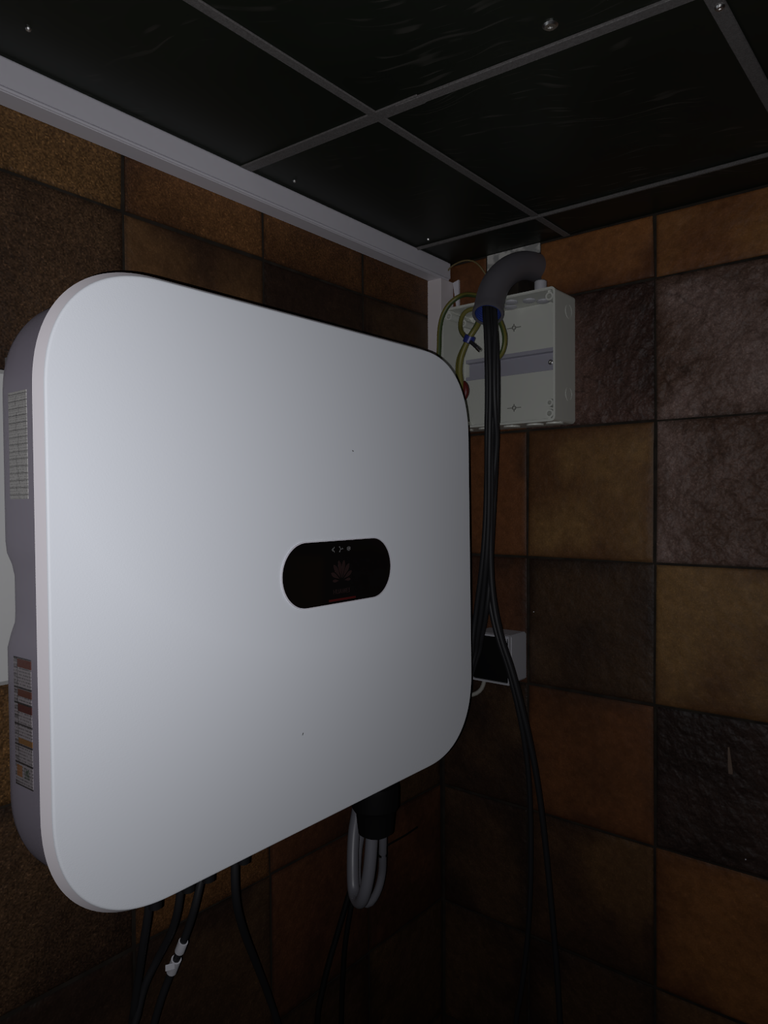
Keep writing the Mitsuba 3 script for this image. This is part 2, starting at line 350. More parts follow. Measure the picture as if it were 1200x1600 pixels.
# ------------------------------------------------------------------ white cable duct below the ceiling, and the upright one in the corner
obj('trim_1', box(-1.6, -0.0115, 0.3752, CEIL, 0.0, 0.0255, 0.0008), 'm_white', LW); struct('trim_1', 'white plastic cable duct running along the top of the left wall')
lid = sg.Polygon([(0.0255, 0.3790), (0.0285, 0.3790), (0.0285, 0.4035), (0.0280, 0.4045), (0.0255, 0.4045)])
def xprism(poly, x0, x1):      # polygon in (out, up), extruded along the wall
    m = trimesh.creation.extrude_polygon(poly, x1 - x0, engine='earcut')
    v = m.vertices.copy(); m.vertices = np.stack([v[:, 2] + x0, v[:, 1], v[:, 0]], 1); m.invert()
    m.fix_normals(); return m
obj('lid', xprism(lid, -1.6, -0.0115), 'm_white', LW, 'trim_1', smooth=False)
lip = sg.Point(0.0268, 0.3772).buffer(0.0017)
obj('lid_bead', xprism(lip, -1.6, -0.0150), 'm_white', LW, 'trim_1')
obj('trim_2', box(0.0, 0.0275, -0.24, 0.3752, 0.0, 0.0365, 0.0006), 'm_white_warm', RW); struct('trim_2', 'upright white cable duct in the corner beside the junction box')
obj('flange', prism(sg.Polygon([(0.029, 0.374), (0.0405, 0.377), (0.0410, 0.325), (0.037, 0.325)]), 0.0, 0.004), 'm_white', RW, 'trim_2', smooth=False)

# ------------------------------------------------------------------ the inverter
inv = thing('inverter', 'large white wall-mounted inverter with rounded cover and black oval display', 'inverter')
HW, HH = 0.2625, 0.2345
DOME = 0.012
def outline(hw, hh, r, n=28, e=2.35):
    t = np.linspace(0, np.pi / 2, n)
    cx, cy = np.abs(np.cos(t)) ** (2 / e) * r, np.abs(np.sin(t)) ** (2 / e) * r
    q = [np.stack([hw - r + cx, hh - r + cy], 1), np.stack([-(hw - r) - cx[::-1], hh - r + cy[::-1]], 1),
         np.stack([-(hw - r) - cx, -(hh - r) - cy], 1), np.stack([hw - r + cx[::-1], -(hh - r) - cy[::-1]], 1)]
    # straight runs get points too, so that the surface can be shaped there
    out = []
    for k in range(4):
        a, b = q[k][-1], q[(k + 1) % 4][0]
        out += [q[k], a + (b - a) * (np.linspace(0, 1, 34)[1:-1, None])]
    return np.vstack(out)
def dome(u, v):
    return DOME * np.clip(1 - np.abs(u / HW) ** 2.15, 0, 1) * np.clip(1 - np.abs(v / HH) ** 2.15, 0, 1)
def loft(rings, close_first=True, close_last=True):
    n = len(rings[0]); V = np.vstack(rings); i = np.arange(n); j = (i + 1) % n; F = []
    for k in range(len(rings) - 1):
        F += [np.stack([k * n + i, k * n + j, (k + 1) * n + j], 1), np.stack([k * n + i, (k + 1) * n + j, (k + 1) * n + i], 1)]
    m = len(rings)
    if close_first:
        V = np.vstack([V, [rings[0].mean(0)]]); F.append(np.stack([j, i, i * 0 + len(V) - 1], 1))
    if close_last:
        V = np.vstack([V, [rings[-1].mean(0)]]); F.append(np.stack([(m - 1) * n + i, (m - 1) * n + j, i * 0 + len(V) - 1], 1))
    return trimesh.Trimesh(V, np.vstack(F), process=False)
def ring(inset, o, r0=0.094):
    p = outline(HW - inset, HH - inset, max(r0 - inset, 0.01))
    return np.column_stack([p, np.full(len(p), o)])
FR, BACK, DRAFT = 0.0016, -0.0095, 0.0042         # small edge radius; the narrow side leans outward to the back
side = [ring(0.008, BACK - 0.0006), ring(-DRAFT + 0.0006, BACK - 0.0006), ring(-DRAFT, BACK), ring(-DRAFT * 0.5, BACK * 0.55), ring(-0.0004, -FR)]
obj('cover_edge', loft(side, False, False), 'm_edge', IV, inv, smooth=50, label='narrow warm white rim around the cover')
rings = [ring(0.008, -0.0085), side[-1]]
for t in np.linspace(0, 1, 5)[1:]:
    a = t * np.pi / 2
    rings.append(ring(-0.0004 + (FR + 0.0004) * (1 - math.cos(a)), -FR + FR * math.sin(a)))
P0 = rings[-1][:, :2]
for s in np.concatenate([[0.992, 0.98], np.linspace(0.96, 0.03, 32)]):
    p = P0 * s
    e = dome(P0[:, 0], P0[:, 1])
    rings.append(np.column_stack([p, np.maximum(dome(p[:, 0], p[:, 1]) - e * s ** 8, 0)]))
obj('cover', loft(rings), 'm_cover', IV, inv, smooth=50, label='white front cover with wide rounded corners')
def casing_ring(inset, o, scoop):
    r = ring(inset, o, 0.090)
    side = np.clip((np.abs(r[:, 0]) - 0.20) / 0.04, 0, 1)
    w = np.clip((r[:, 1] + 0.040) / 0.022, 0, 1) * np.clip((0.036 - r[:, 1]) / 0.022, 0, 1)
    w = w * w * (3 - 2 * w)
    r[:, 0] -= np.sign(r[:, 0]) * 0.0062 * scoop * w * side
    return r
prof = [(0.0065, -0.0100, 0.3), (0.0065, -0.016, 0.7), (0.0065, -0.022, 0.9), (0.0065, -0.030, 1), (0.0065, -0.045, 1), (0.0065, -0.060, 1), (0.0066, -0.072, 1), (0.0080, -0.080, 1), (0.0115, -0.087, 1), (0.0175, -0.092, 1), (0.026, -0.095, 0.8), (0.05, -0.0955, 0.4)]
rings = [casing_ring(*a) for a in prof] + [casing_ring(0.09, -0.0955, 0)]
m = loft(rings[::-1]); 
obj('casing', m, 'm_casing', IV, inv, smooth=True, label='purplish grey metal casing behind the cover, with a hand recess in its side')
fins = [box(-0.20, 0.20, -0.205, 0.205, -0.112, -0.095, 0.002)] + [box(x - 0.0013, x + 0.0013, -0.20, 0.20, -0.205, -0.111) for x in np.linspace(-0.195, 0.195, 34)]
obj('heat_sink', cat(fins), 'm_sink', IV, inv, smooth=False)
for v0, v1 in ((0.08, 0.13), (-0.15, -0.10)):
    obj('wall_bracket', box(-0.16, 0.16, v0, v1, -0.2320, -0.204, 0.001), 'm_sink', IV, inv, smooth=False)
# display
def on_dome(mesh, lift=0.0):
    v = mesh.vertices.copy(); v[:, 2] += dome(v[:, 0], v[:, 1]) + lift; mesh.vertices = v
    return mesh
DU, DV = 0.0130, -0.0005
pill = sg.LineString([(DU - 0.0470, DV), (DU + 0.0470, DV)]).buffer(0.0292, quad_segs=24)
disp = obj('display_panel', on_dome(prism(pill, 0.0, 0.0007, 0.006)), 'm_gloss_black', IV, inv, smooth=40, label='glossy black oval display with icons and a petal emblem')
bez = sg.LineString([(DU - 0.0470, DV), (DU + 0.0470, DV)]).buffer(0.0303, quad_segs=24).difference(pill.buffer(0.0001))
obj('bezel', on_dome(prism(bez, 0.0, 0.0013, 0.006)), 'm_white', IV, disp, smooth=40)
def petal(ang, L0, L1, w):
    t = np.linspace(0, 1, 22)
    prof_ = w * np.sin(np.pi * t ** 1.7) ** 0.75
    y = L0 + (L1 - L0) * t
    pts = np.vstack([np.column_stack([prof_, y]), np.column_stack([-prof_, y])[::-1]])
    c, s = math.cos(-ang), math.sin(-ang)
    return sg.Polygon(pts @ np.array([[c, s], [-s, c]])).buffer(0)
for s in (-1, 1):
    for ang, l0, l1, w in ((11, 0.0025, 0.0195, 0.0022), (35, 0.0028, 0.0190, 0.0023), (61, 0.0032, 0.0168, 0.0020), (88, 0.0036, 0.0128, 0.0014)):
        pp = shapely.affinity.translate(petal(s * math.radians(ang), l0, l1, w), DU, DV - 0.0085)
        obj('emblem_petal', on_dome(prism(pp, 0.0005, 0.0009, 0.004)), 'm_emblem', IV, disp, smooth=False)
tm = meshkit.text_mesh('HUAWEI', 0.0042, 0.0004)
tm.apply_translation([DU - tm.bounds[:, 0].mean(), DV - 0.0206, 0.0005])
v, f = trimesh.remesh.subdivide_to_size(tm.vertices, tm.faces, 0.006); tm = trimesh.Trimesh(v, f)
obj('lettering', on_dome(tm), 'm_emblem', IV, disp, smooth=False)
obj('status_bar', on_dome(prism(sg.box(DU - 0.018, DV - 0.0272, DU + 0.020, DV - 0.0252), 0.0005, 0.0009, 0.005)), 'm_red_mark', IV, disp, smooth=False, label='dim red light bar')
def seg(pts, w=0.00022):
    return sg.LineString(pts).buffer(w, quad_segs=3)
ic = {0: [seg([(-0.0024, 0), (-0.0008, 0)]), seg([(-0.0008, 0.0014), (-0.0008, -0.0014)]), seg([(-0.0008, 0), (0.0012, 0.0020)]), seg([(-0.0008, 0), (0.0012, -0.0020)]), seg([(0.0012, 0.0026), (0.0012, 0.0014)]), seg([(0.0012, -0.0014), (0.0012, -0.0026)])],
      1: [seg([(-0.0022, 0.0022), (-0.0004, 0.0)]), seg([(-0.0022, -0.0022), (-0.0004, 0.0)]), seg([(-0.0004, 0.0), (0.0026, 0.0)]), seg([(0.0026, 0.0), (0.0016, 0.0010)]), sg.Point(-0.0022, 0.0022).buffer(0.0006), sg.Point(-0.0022, -0.0022).buffer(0.0006)],
      2: [seg([(-0.0022 , -0.0012), (-0.0022, 0.0012)]), seg([(-0.0007, -0.0020), (-0.0007, 0.0018)]), seg([(0.0008, -0.0020), (0.0008, 0.0020)]), seg([(0.0022, -0.0012), (0.0022, 0.0014)])]}
for k, shapes in ic.items():
    g = shapely.affinity.translate(shapely.union_all(shapes), DU - 0.0110 + 0.0108 * k, DV + 0.0212)
    obj('icon', on_dome(cat([prism(q, 0.0005, 0.0009) for q in getattr(g, 'geoms', [g])])), 'm_icon', IV, disp, smooth=False)
for u, v_, du, dv in ((0.0350, 0.1150, 0.0012, -0.0004), (-0.0370, -0.1440, 0.0008, 0.0014)):
    g = sg.LineString([(u, v_), (u + du, v_ + dv)]).buffer(0.00035)
    obj('scuff', on_dome(prism(g, 0.0, 0.0002)), 'm_black_matt', IV, inv, smooth=False, label='tiny dark scuff on the cover')
# two printed labels on the left side of the casing
def local(p):
    d = mi.Vector3f(p) - mi.Vector3f(*IC.tolist())
    return dr.dot(d, mi.Vector3f(*iv.tolist())), dr.dot(d, mi.Vector3f(*io.tolist()))
def line(x, at, w):
    return 1 - smoothstep(w * 0.5, w, dr.abs(x - at))
def words(v, o, pitch, seed):
    row = dr.floor(v / pitch); fr = v / pitch - row
    on = cell_rand(dr.floor(o * 1900), row, seed) > 0.35
    return dr.select(on & (fr > 0.3) & (fr < 0.75), 1.0, 0.0)
def rating_c(p, n, uv):
    v, o = local(p)
    k = (0.1475 - v) / 0.0770
    c = mi.Float(0.31)
    rows = dr.floor(k * 15)
    ink = words(v, o, 0.0017, 3) * 0.38
    ln = dr.maximum(line(k * 15 - rows, 0.5, 0.06), 0)
    col = line(o, -0.0535 + 0.006 * (cell_rand(rows, 1, 1) - 0.5), 0.0004) * smoothstep(0.04, 0.06, k)
    g = c * (1 - ink) * (1 - 0.8 * ln) * (1 - 0.7 * col)
    return mi.Color3f(g, g * 0.97, g * 0.93)
def warn_c(p, n, uv):
    v, o = local(p)
    k = (-0.0440 - v) / 0.0930
    body = mi.Color3f(0.21, 0.19, 0.20) * (1 - 0.5 * words(v, o, 0.0023, 9))
    right = smoothstep(-0.0608, -0.0606, o)
    for a, b, c in ((0.01, 0.075, (0.090, 0.026, 0.018)), (0.245, 0.30, (0.085, 0.030, 0.020)), (0.36, 0.42, (0.065, 0.020, 0.018)), (0.625, 0.67, (0.16, 0.080, 0.030))):
        body = mix(body, c, right * dr.select((k > a) & (k < b), 1.0, 0.0))
    icons = words(v, o, 0.006, 5) * (1 - right)
    body = body * (1 - 0.5 * icons)
    for a in (0.0, 0.235, 0.355, 0.52, 0.68, 0.82, 0.995):
        body = body * (1 - 0.8 * line(k, a, 0.010))
    body = body * (1 - 0.7 * line(o, -0.0608, 0.0004) * dr.select(k < 0.82, 1.0, 0.0))
    tri = dr.select((k > 0.84) & (k < 0.93) & (o > -0.064) & (o < -0.056), 1.0, 0.0)
    body = mix(body, (0.20, 0.08, 0.02), tri * 0.8)
    tr2 = dr.select((k > 0.85) & (k < 0.93) & (o > -0.053) & (o < -0.045), 1.0, 0.0)
    return mix(body, (0.03, 0.05, 0.03), tr2 * noise(v * 900, o * 900, 3.0))
scene['m_rating'] = {'type': 'twosided', 'bsdf': {'type': 'principled', 'base_color': proc(rating_c), 'roughness': 0.5}}
scene['m_warning'] = {'type': 'twosided', 'bsdf': {'type': 'principled', 'base_color': proc(warn_c), 'roughness': 0.5}}
us = -HW + 0.0065
obj('rating_label', box(us - 0.0005, us + 0.0005, 0.0700, 0.1470, -0.0668, -0.0395, 0.0001), 'm_rating', IV, inv, smooth=False, label='pale printed rating plate full of small table rows')
obj('warning_label', box(us - 0.0005, us + 0.0005, -0.1370, -0.0440, -0.0665, -0.0405, 0.0001), 'm_warning', IV, inv, smooth=False, label='printed warning sticker with red and orange bands')
# sockets on the underside: four for the solar strings, one thick gland for the mains cable
def conn(name, u, o, prof_, mat, **k):
    c = np.array([u, 0, o])
    return obj(name, lathe((u, -0.221, o), (u, -0.4, o), prof_, 28), mat, IV, inv, smooth=30, **k)
for u in (-0.140, -0.106, -0.084, -0.042):
    conn('cable_socket', u, -0.070, [(0, 0.0085), (0.012, 0.0085), (0.012, 0.0105), (0.030, 0.0100), (0.036, 0.007), (0.060, 0.0055)], 'm_black')
conn('mains_gland', 0.148, -0.062, [(0, 0.0245), (0.040, 0.0245), (0.040, 0.0265), (0.046, 0.0275), (0.066, 0.0270), (0.073, 0.0225), (0.096, 0.0200), (0.099, 0.0150)], 'm_black_matt', label='thick black round mains connector on the underside')

# ------------------------------------------------------------------ pale enclosure left of the inverter, on the wall
e = thing('wall_enclosure', 'pale grey enclosure on the left wall, mostly hidden behind the inverter', 'electrical box')
obj('body', box(-1.03, -0.751, -0.148, 0.112, -0.001, 0.070, 0.004), 'm_white_box', LW, e)
obj('lid', box(-1.032, -0.750, -0.149, 0.113, 0.070, 0.086, 0.004), 'm_white_box', LW, e)

# ------------------------------------------------------------------ open junction box on the right wall
jb = thing('junction_box', 'open grey junction box without lid on the right wall, in the corner', 'junction box')
A0, A1, B0, B1, DEP, TH = 0.0495, 0.2475, 0.1205, 0.3120, 0.066, 0.0028
outer = rrect(A0, A1, B0, B1, 0.006)
inner = rrect(A0 + TH, A1 - TH, B0 + TH, B1 - TH, 0.004)
shell = cat([prism(outer, 0.0, 0.0035), prism(outer.difference(inner), 0.0035, DEP)])
obj('shell', shell, 'm_box', RW, jb)
rim = outer.buffer(0.0008).difference(inner.buffer(0.0005))
obj('rim', prism(rim, DEP - 0.004, DEP + 0.0012), 'm_box', RW, jb)
for a, b in ((A0 + 0.011, B1 - 0.011), (A1 - 0.011, B1 - 0.011), (A1 - 0.011, B0 + 0.011), (A0 + 0.011, B0 + 0.011)):
    ca, cb = (A0 + TH if a < 0.15 else A1 - TH), (B0 + TH if b < 0.2 else B1 - TH)
    g = shapely.union_all([sg.Point(a, b).buffer(0.0062), sg.box(min(a, ca), b - 0.0022, max(a, ca), b + 0.0022), sg.box(a - 0.0022, min(b, cb), a + 0.0022, max(b, cb))]).difference(sg.Point(a, b).buffer(0.0036))
    obj('screw_boss', prism(g, 0.0035, DEP - 0.004), 'm_box', RW, jb)
for a, b in ((A0 + 0.024, B1 - 0.020), (A1 - 0.013, B1 - 0.026), (A1 - 0.022, B0 + 0.030)):
    obj('stud', prism(sg.Point(a, b).buffer(0.0058).difference(sg.Point(a, b).buffer(0.0030)), 0.0035, 0.040), 'm_box', RW, jb)
for b in (0.2800, 0.1530):
    g = shapely.union_all([sg.box(0.134, b - 0.0005, 0.158, b + 0.0005), sg.box(0.1455, b - 0.006, 0.1465, b + 0.006), sg.Point(0.146, b).buffer(0.0035)])
    obj('moulded_cross', prism(g.difference(sg.Point(0.146, b).buffer(0.002)), 0.0035, 0.0055), 'm_mark', RW, jb)
for a, o in ((0.150, 0.022), (0.190, 0.036), (0.205, 0.020), (0.165, 0.046)):       # plugs in the top wall, seen from inside
    obj('knockout', lathe((a, B1 - TH, o), (a, B1 - 0.2, o), [(0, 0.0098), (0.0022, 0.0098), (0.0040, 0.0060), (0.0040, 0.0058)], 22), 'm_socket', RW, jb)
obj('top_plug', lathe((0.2165, B1 - 0.001, 0.050), (0.2165, B1 + 0.1, 0.050), [(0, 0.0090), (0.0170, 0.0090), (0.0185, 0.0076)], 24), 'm_socket', RW, jb, label='pale round plug on top of the box')
for b in (0.285, 0.163):
    obj('knockout', lathe((A1 - 0.001, b, 0.022), (A1 + 0.1, b, 0.022), [(0, 0.0105), (0.0016, 0.0105), (0.0016, 0.0095), (0.0012, 0.0094)], 24), 'm_box', RW, jb)
for a in (0.075, 0.115, 0.160, 0.200, 0.232):
    obj('knockout', lathe((a, B0 + 0.001, 0.036), (a, B0 - 0.1, 0.036), [(0, 0.0130), (0.0032, 0.0130), (0.0038, 0.0110)], 24), 'm_box', RW, jb)
rl = sg.Polygon([(0.0035, 0.2125), (0.0050, 0.2125), (0.0050, 0.2260), (0.0, 0.2260)])
def aprism(poly, a0, a1):
    m = trimesh.creation.extrude_polygon(poly, a1 - a0, engine='earcut'); v = m.vertices.copy()
    m.vertices = np.stack([v[:, 2] + a0, v[:, 1], v[:, 0]], 1); m.fix_normals(); return m
RB, RTp = 0.2030, 0.2370
railp = sg.LineString([(0.0165, RB), (0.0165, RB + 0.0050), (0.0060, RB + 0.0053), (0.0060, RTp - 0.0053), (0.0165, RTp - 0.0050), (0.0165, RTp)]).buffer(0.0007, cap_style='flat', join_style='mitre')
rail = obj('mounting_rail', aprism(railp, A0 + 0.014, A1 - 0.006), 'm_rail', RW, jb, smooth=False, label='zinc mounting rail across the inside of the box')
for a in (0.2110,):
    obj('screw', lathe((a, 0.2170, 0.0060), (a, 0.2170, 0.02), [(0, 0.0042), (0.0020, 0.0042), (0.0032, 0.0026), (0.0032, 0.0010), (0.0018, 0.0009)], 16), 'm_steel', RW, rail, smooth=20)

# ------------------------------------------------------------------ grey pipe that brings the black cables out of the wall
pp = thing('conduit_pipe', 'bent grey plastic pipe coming out of the wall above the junction box', 'pipe')
PIPE = [(0.05, -0.178, 0.372), (0.0, -0.1785, 0.371), (-0.030, -0.1735, 0.366), (-0.062, -0.1690, 0.351), (-0.090, -0.1655, 0.327), (-0.107, -0.1655, 0.301), (-0.122, -0.1700, 0.2735)]
pm, _ = tube(PIPE, lambda s: 0.0215 + (0.0012 if s > 0.97 else 0), 32, 0.005, 6, caps=False)
pin, _ = tube([PIPE[-4], PIPE[-3], PIPE[-2], (np.array(PIPE[-1]) + 0.0003 * np.array([0.4, 0, 0.5])).tolist()], lambda s: 0.0186 + 0.0006 * math.sin(s * 150), 32, 0.0012, 2, caps=False)
n_ = 32
endp, endi = np.array(pm.vertices[-n_:]), None
inn = endp.mean(0) + (endp - endp.mean(0)) * (0.0192 / 0.0227)
lipm = trimesh.Trimesh(np.vstack([endp, inn]), np.vstack([np.stack([np.arange(n_), (np.arange(n_) + 1) % n_, (np.arange(n_) + 1) % n_ + n_], 1), np.stack([np.arange(n_), (np.arange(n_) + 1) % n_ + n_, np.arange(n_) + n_], 1)]), process=False)
obj('pipe_wall', cat([pm, lipm]), 'm_pvc', WORLD, pp)
obj('liner', pin, 'm_pvc_in', WORLD, pp, label='ribbed blue inner hose')

PATHS = {
    'bA': [(-0.12, -0.1719, 0.2705), (-0.125, -0.1791, 0.2455), (-0.125, -0.18, 0.1722), (-0.12, -0.1747, 0.0812), (-0.11, -0.164, -0.0112), (-0.105, -0.1586, -0.0679), (-0.1, -0.1554, -0.1443), (-0.1, -0.1705, -0.1997), (-0.095, -0.19, -0.2543), (-0.08, -0.2005, -0.3026), (-0.06, -0.2032, -0.3638), (-0.05, -0.1998, -0.4539), (-0.05, -0.1997, -0.5312), (-0.05, -0.1995, -0.6183), (-0.05, -0.1908, -0.6993), (-0.05, -0.172, -0.8055), (-0.05, -0.16, -1.0), (-0.06, -0.16, -1.59)],
    'bB': [(-0.13, -0.1833, 0.2649), (-0.13, -0.1864, 0.2435), (-0.13, -0.1862, 0.1709), (-0.125, -0.1798, 0.0807), (-0.115, -0.1682, -0.0112), (-0.11, -0.1628, -0.0675), (-0.105, -0.1639, -0.1431), (-0.105, -0.1779, -0.1981), (-0.1, -0.1961, -0.2525), (-0.09, -0.2123, -0.303), (-0.07, -0.2191, -0.3766), (-0.06, -0.2241, -0.4538), (-0.055, -0.2296, -0.5391), (-0.05, -0.2352, -0.615), (-0.05, -0.2423, -0.6786), (-0.05, -0.2473, -0.7709), (-0.05, -0.25, -1.0), (-0.06, -0.25, -1.59)],
    'bC': [(-0.13, -0.1716, 0.2668), (-0.14, -0.1799, 0.2427), (-0.14, -0.1807, 0.1703), (-0.13, -0.1744, 0.0807), (-0.12, -0.168, -0.0111), (-0.12, -0.1635, -0.0856), (-0.11, -0.1472, -0.125), (-0.1, -0.1329, -0.1751), (-0.1, -0.1248, -0.234), (-0.12, -0.10, -0.33), (-0.17, -0.062, -0.36), (-0.27, -0.058, -0.345), (-0.36, -0.085, -0.322), (-0.372, -0.092, -0.255)],
    'bD': [(-0.14, -0.182, 0.2631), (-0.145, -0.1882, 0.2406), (-0.145, -0.189, 0.1688), (-0.135, -0.1817, 0.08), (-0.12, -0.1701, -0.0111), (-0.11, -0.1584, -0.0771), (-0.1, -0.1488, -0.1258), (-0.09, -0.1333, -0.186), (-0.08, -0.1153, -0.2485), (-0.10, -0.09, -0.345), (-0.16, -0.050, -0.375), (-0.27, -0.044, -0.355), (-0.36, -0.073, -0.330), (-0.372, -0.080, -0.255)],
    'bE': [(-0.12, -0.1751, 0.2727), (-0.12, -0.1846, 0.241), (-0.12, -0.1855, 0.1723), (-0.115, -0.1802, 0.0812), (-0.11, -0.1716, -0.0019), (-0.105, -0.1641, -0.0677), (-0.1, -0.1587, -0.1346), (-0.09, -0.1435, -0.1898), (-0.08, -0.1234, -0.2375), (-0.09, -0.085, -0.33), (-0.15, -0.038, -0.365), (-0.27, -0.032, -0.350), (-0.36, -0.061, -0.335), (-0.372, -0.068, -0.255)],
    'dc1': [(-0.6677, -0.1535, -0.3508), (-0.6659, -0.1485, -0.3677), (-0.6619, -0.1334, -0.4043), (-0.6543, -0.1132, -0.446), (-0.65, -0.0981, -0.4853), (-0.6439, -0.083, -0.5332), (-0.64, -0.06, -0.8), (-0.64, -0.06, -1.59)],
    'dc2': [(-0.6337, -0.1528, -0.3504), (-0.6339, -0.1478, -0.3759), (-0.6308, -0.1328, -0.4039), (-0.6319, -0.1128, -0.4357), (-0.6412, -0.103, -0.4631), (-0.6475, -0.100, -0.4903), (-0.6520, -0.0971, -0.5311), (-0.655, -0.085, -0.8), (-0.655, -0.085, -1.59)],
    'dc3': [(-0.6105, -0.1524, -0.3537), (-0.6173, -0.1525, -0.3753), (-0.6176, -0.1425, -0.4002), (-0.6202, -0.1326, -0.4243), (-0.6175, -0.1125, -0.4573), (-0.6227, -0.1026, -0.4854), (-0.6266, -0.0927, -0.5195), (-0.6325, -0.0928, -0.5415), (-0.63, -0.07, -0.8), (-0.63, -0.07, -1.59)],
    'dc4': [(-0.57, -0.1515, -0.3508), (-0.5702, -0.1515, -0.3796), (-0.5581, -0.1413, -0.4141), (-0.5314, -0.1208, -0.4603), (-0.5001, -0.1001, -0.5113), (-0.4655, -0.0794, -0.5719), (-0.4404, -0.0689, -0.6268), (-0.4197, -0.0585, -0.6829), (-0.40, -0.05, -0.9), (-0.40, -0.05, -1.59)],
    'grey1': [(-0.3533, -0.1472, -0.3782), (-0.3559, -0.1472, -0.4088), (-0.3611, -0.1473, -0.4462), (-0.3639, -0.1424, -0.4742), (-0.3563, -0.1272, -0.4952), (-0.3446, -0.107, -0.4941), (-0.3355, -0.0968, -0.4639), (-0.3215, -0.0865, -0.4302), (-0.3007, -0.0761, -0.3885), (-0.29, -0.05, -0.30), (-0.285, -0.03, -0.15)],
    'grey2': [(-0.3086, -0.1263, -0.4109), (-0.2979, -0.116, -0.4554), (-0.2872, -0.1058, -0.4925), (-0.2921, -0.1009, -0.5178), (-0.2991, -0.0911, -0.5355), (-0.2989, -0.0761, -0.5321), (-0.2926, -0.0659, -0.5075), (-0.2782, -0.0556, -0.4808), (-0.2696, -0.0555, -0.4212), (-0.265, -0.03, -0.25)],
    'tie_tail': [(-0.285, -0.1008, -0.463), (-0.2535, -0.0951, -0.4665), (-0.2176, -0.0894, -0.471), (-0.1815, -0.0837, -0.4732)],
    'wall_cable1': [(-0.362, -0.110, -0.262), (-0.345, -0.085, -0.300), (-0.290, -0.035, -0.340), (-0.245, -0.022, -0.42), (-0.2453, -0.0254, -0.5172), (-0.2653, -0.0254, -0.5572), (-0.286, -0.0258, -0.5955), (-0.306, -0.0262, -0.631), (-0.3217, -0.0265, -0.6674), (-0.3321, -0.0267, -0.7145), (-0.34, -0.0268, -0.9), (-0.34, -0.027, -1.59)],
    'wall_cable2': [(-0.350, -0.110, -0.262), (-0.325, -0.080, -0.305), (-0.270, -0.033, -0.345), (-0.232, -0.022, -0.43), (-0.245, -0.0253, -0.5292), (-0.2613, -0.0253, -0.5792), (-0.2726, -0.0255, -0.62), (-0.2783, -0.0256, -0.6629), (-0.2828, -0.0257, -0.7425), (-0.285, -0.0257, -0.9), (-0.285, -0.026, -1.59)],
    'socket_cable': [(-0.03, -0.1072, -0.276), (-0.032, -0.1036, -0.2953), (-0.035, -0.0946, -0.3044), (-0.04, -0.082, -0.3086), (-0.05, -0.045, -0.31), (-0.06, -0.012, -0.33)],
    'earth1': [(-0.295, -0.165, -0.085), (-0.255, -0.140, -0.095), (-0.175, -0.088, -0.055), (-0.115, -0.055, 0.04), (-0.092, -0.0530, 0.14), (-0.09, -0.0587, 0.2148), (-0.09, -0.0613, 0.2446), (-0.09, -0.0626, 0.2745), (-0.088, -0.0674, 0.2971), (-0.085, -0.0787, 0.3137), (-0.08, -0.091, 0.3225), (-0.06, -0.0944, 0.3302), (-0.04, -0.103, 0.331), (-0.012, -0.118, 0.336), (-0.004, -0.124, 0.345)],
    'earth2': [(-0.040, -0.135, 0.300), (-0.06, -0.1086, 0.3055), (-0.07, -0.0985, 0.3010), (-0.075, -0.0935, 0.2913), (-0.08, -0.0944, 0.2763), (-0.09, -0.1046, 0.2621), (-0.097, -0.1182, 0.2484), (-0.098, -0.1096, 0.2341), (-0.098, -0.1028, 0.2194), (-0.097, -0.1007, 0.202), (-0.097, -0.1031, 0.1774), (-0.103, -0.09, 0.10), (-0.122, -0.078, 0.01), (-0.175, -0.100, -0.078), (-0.255, -0.150, -0.118), (-0.295, -0.172, -0.108)],
    'earth3': [(-0.085, -0.148, 0.305), (-0.095, -0.1422, 0.2851), (-0.1, -0.1386, 0.2676), (-0.105, -0.1327, 0.2561), (-0.105, -0.1259, 0.2476), (-0.105, -0.1179, 0.2343), (-0.105, -0.1121, 0.2207), (-0.105, -0.1097, 0.2016), (-0.105, -0.1119, 0.1724), (-0.109, -0.105, 0.10), (-0.128, -0.093, 0.01), (-0.180, -0.114, -0.098), (-0.255, -0.160, -0.140), (-0.295, -0.179, -0.130)],
    'earth4': [(-0.090, -0.150, 0.300), (-0.095, -0.1577, 0.2938), (-0.095, -0.1686, 0.2787), (-0.098, -0.179, 0.2615), (-0.1, -0.1855, 0.2416), (-0.1, -0.1833, 0.2261), (-0.098, -0.1757, 0.2163), (-0.095, -0.1597, 0.2103)],
    'thin': [(-0.012, -0.020, 0.388), (-0.02, -0.033, 0.394), (-0.025, -0.0542, 0.3978), (-0.03, -0.0775, 0.3957), (-0.03, -0.0933, 0.3882), (-0.03, -0.1028, 0.3759), (-0.02, -0.108, 0.3631), (-0.004, -0.110, 0.355)],
    'red': [(-0.1, -0.1136, 0.1862), (-0.1, -0.1172, 0.1781), (-0.1, -0.1182, 0.1693), (-0.1, -0.1147, 0.158)],
    'lead': [(-0.112, -0.1338, 0.2414), (-0.112, -0.1417, 0.2346), (-0.112, -0.1494, 0.227)]}

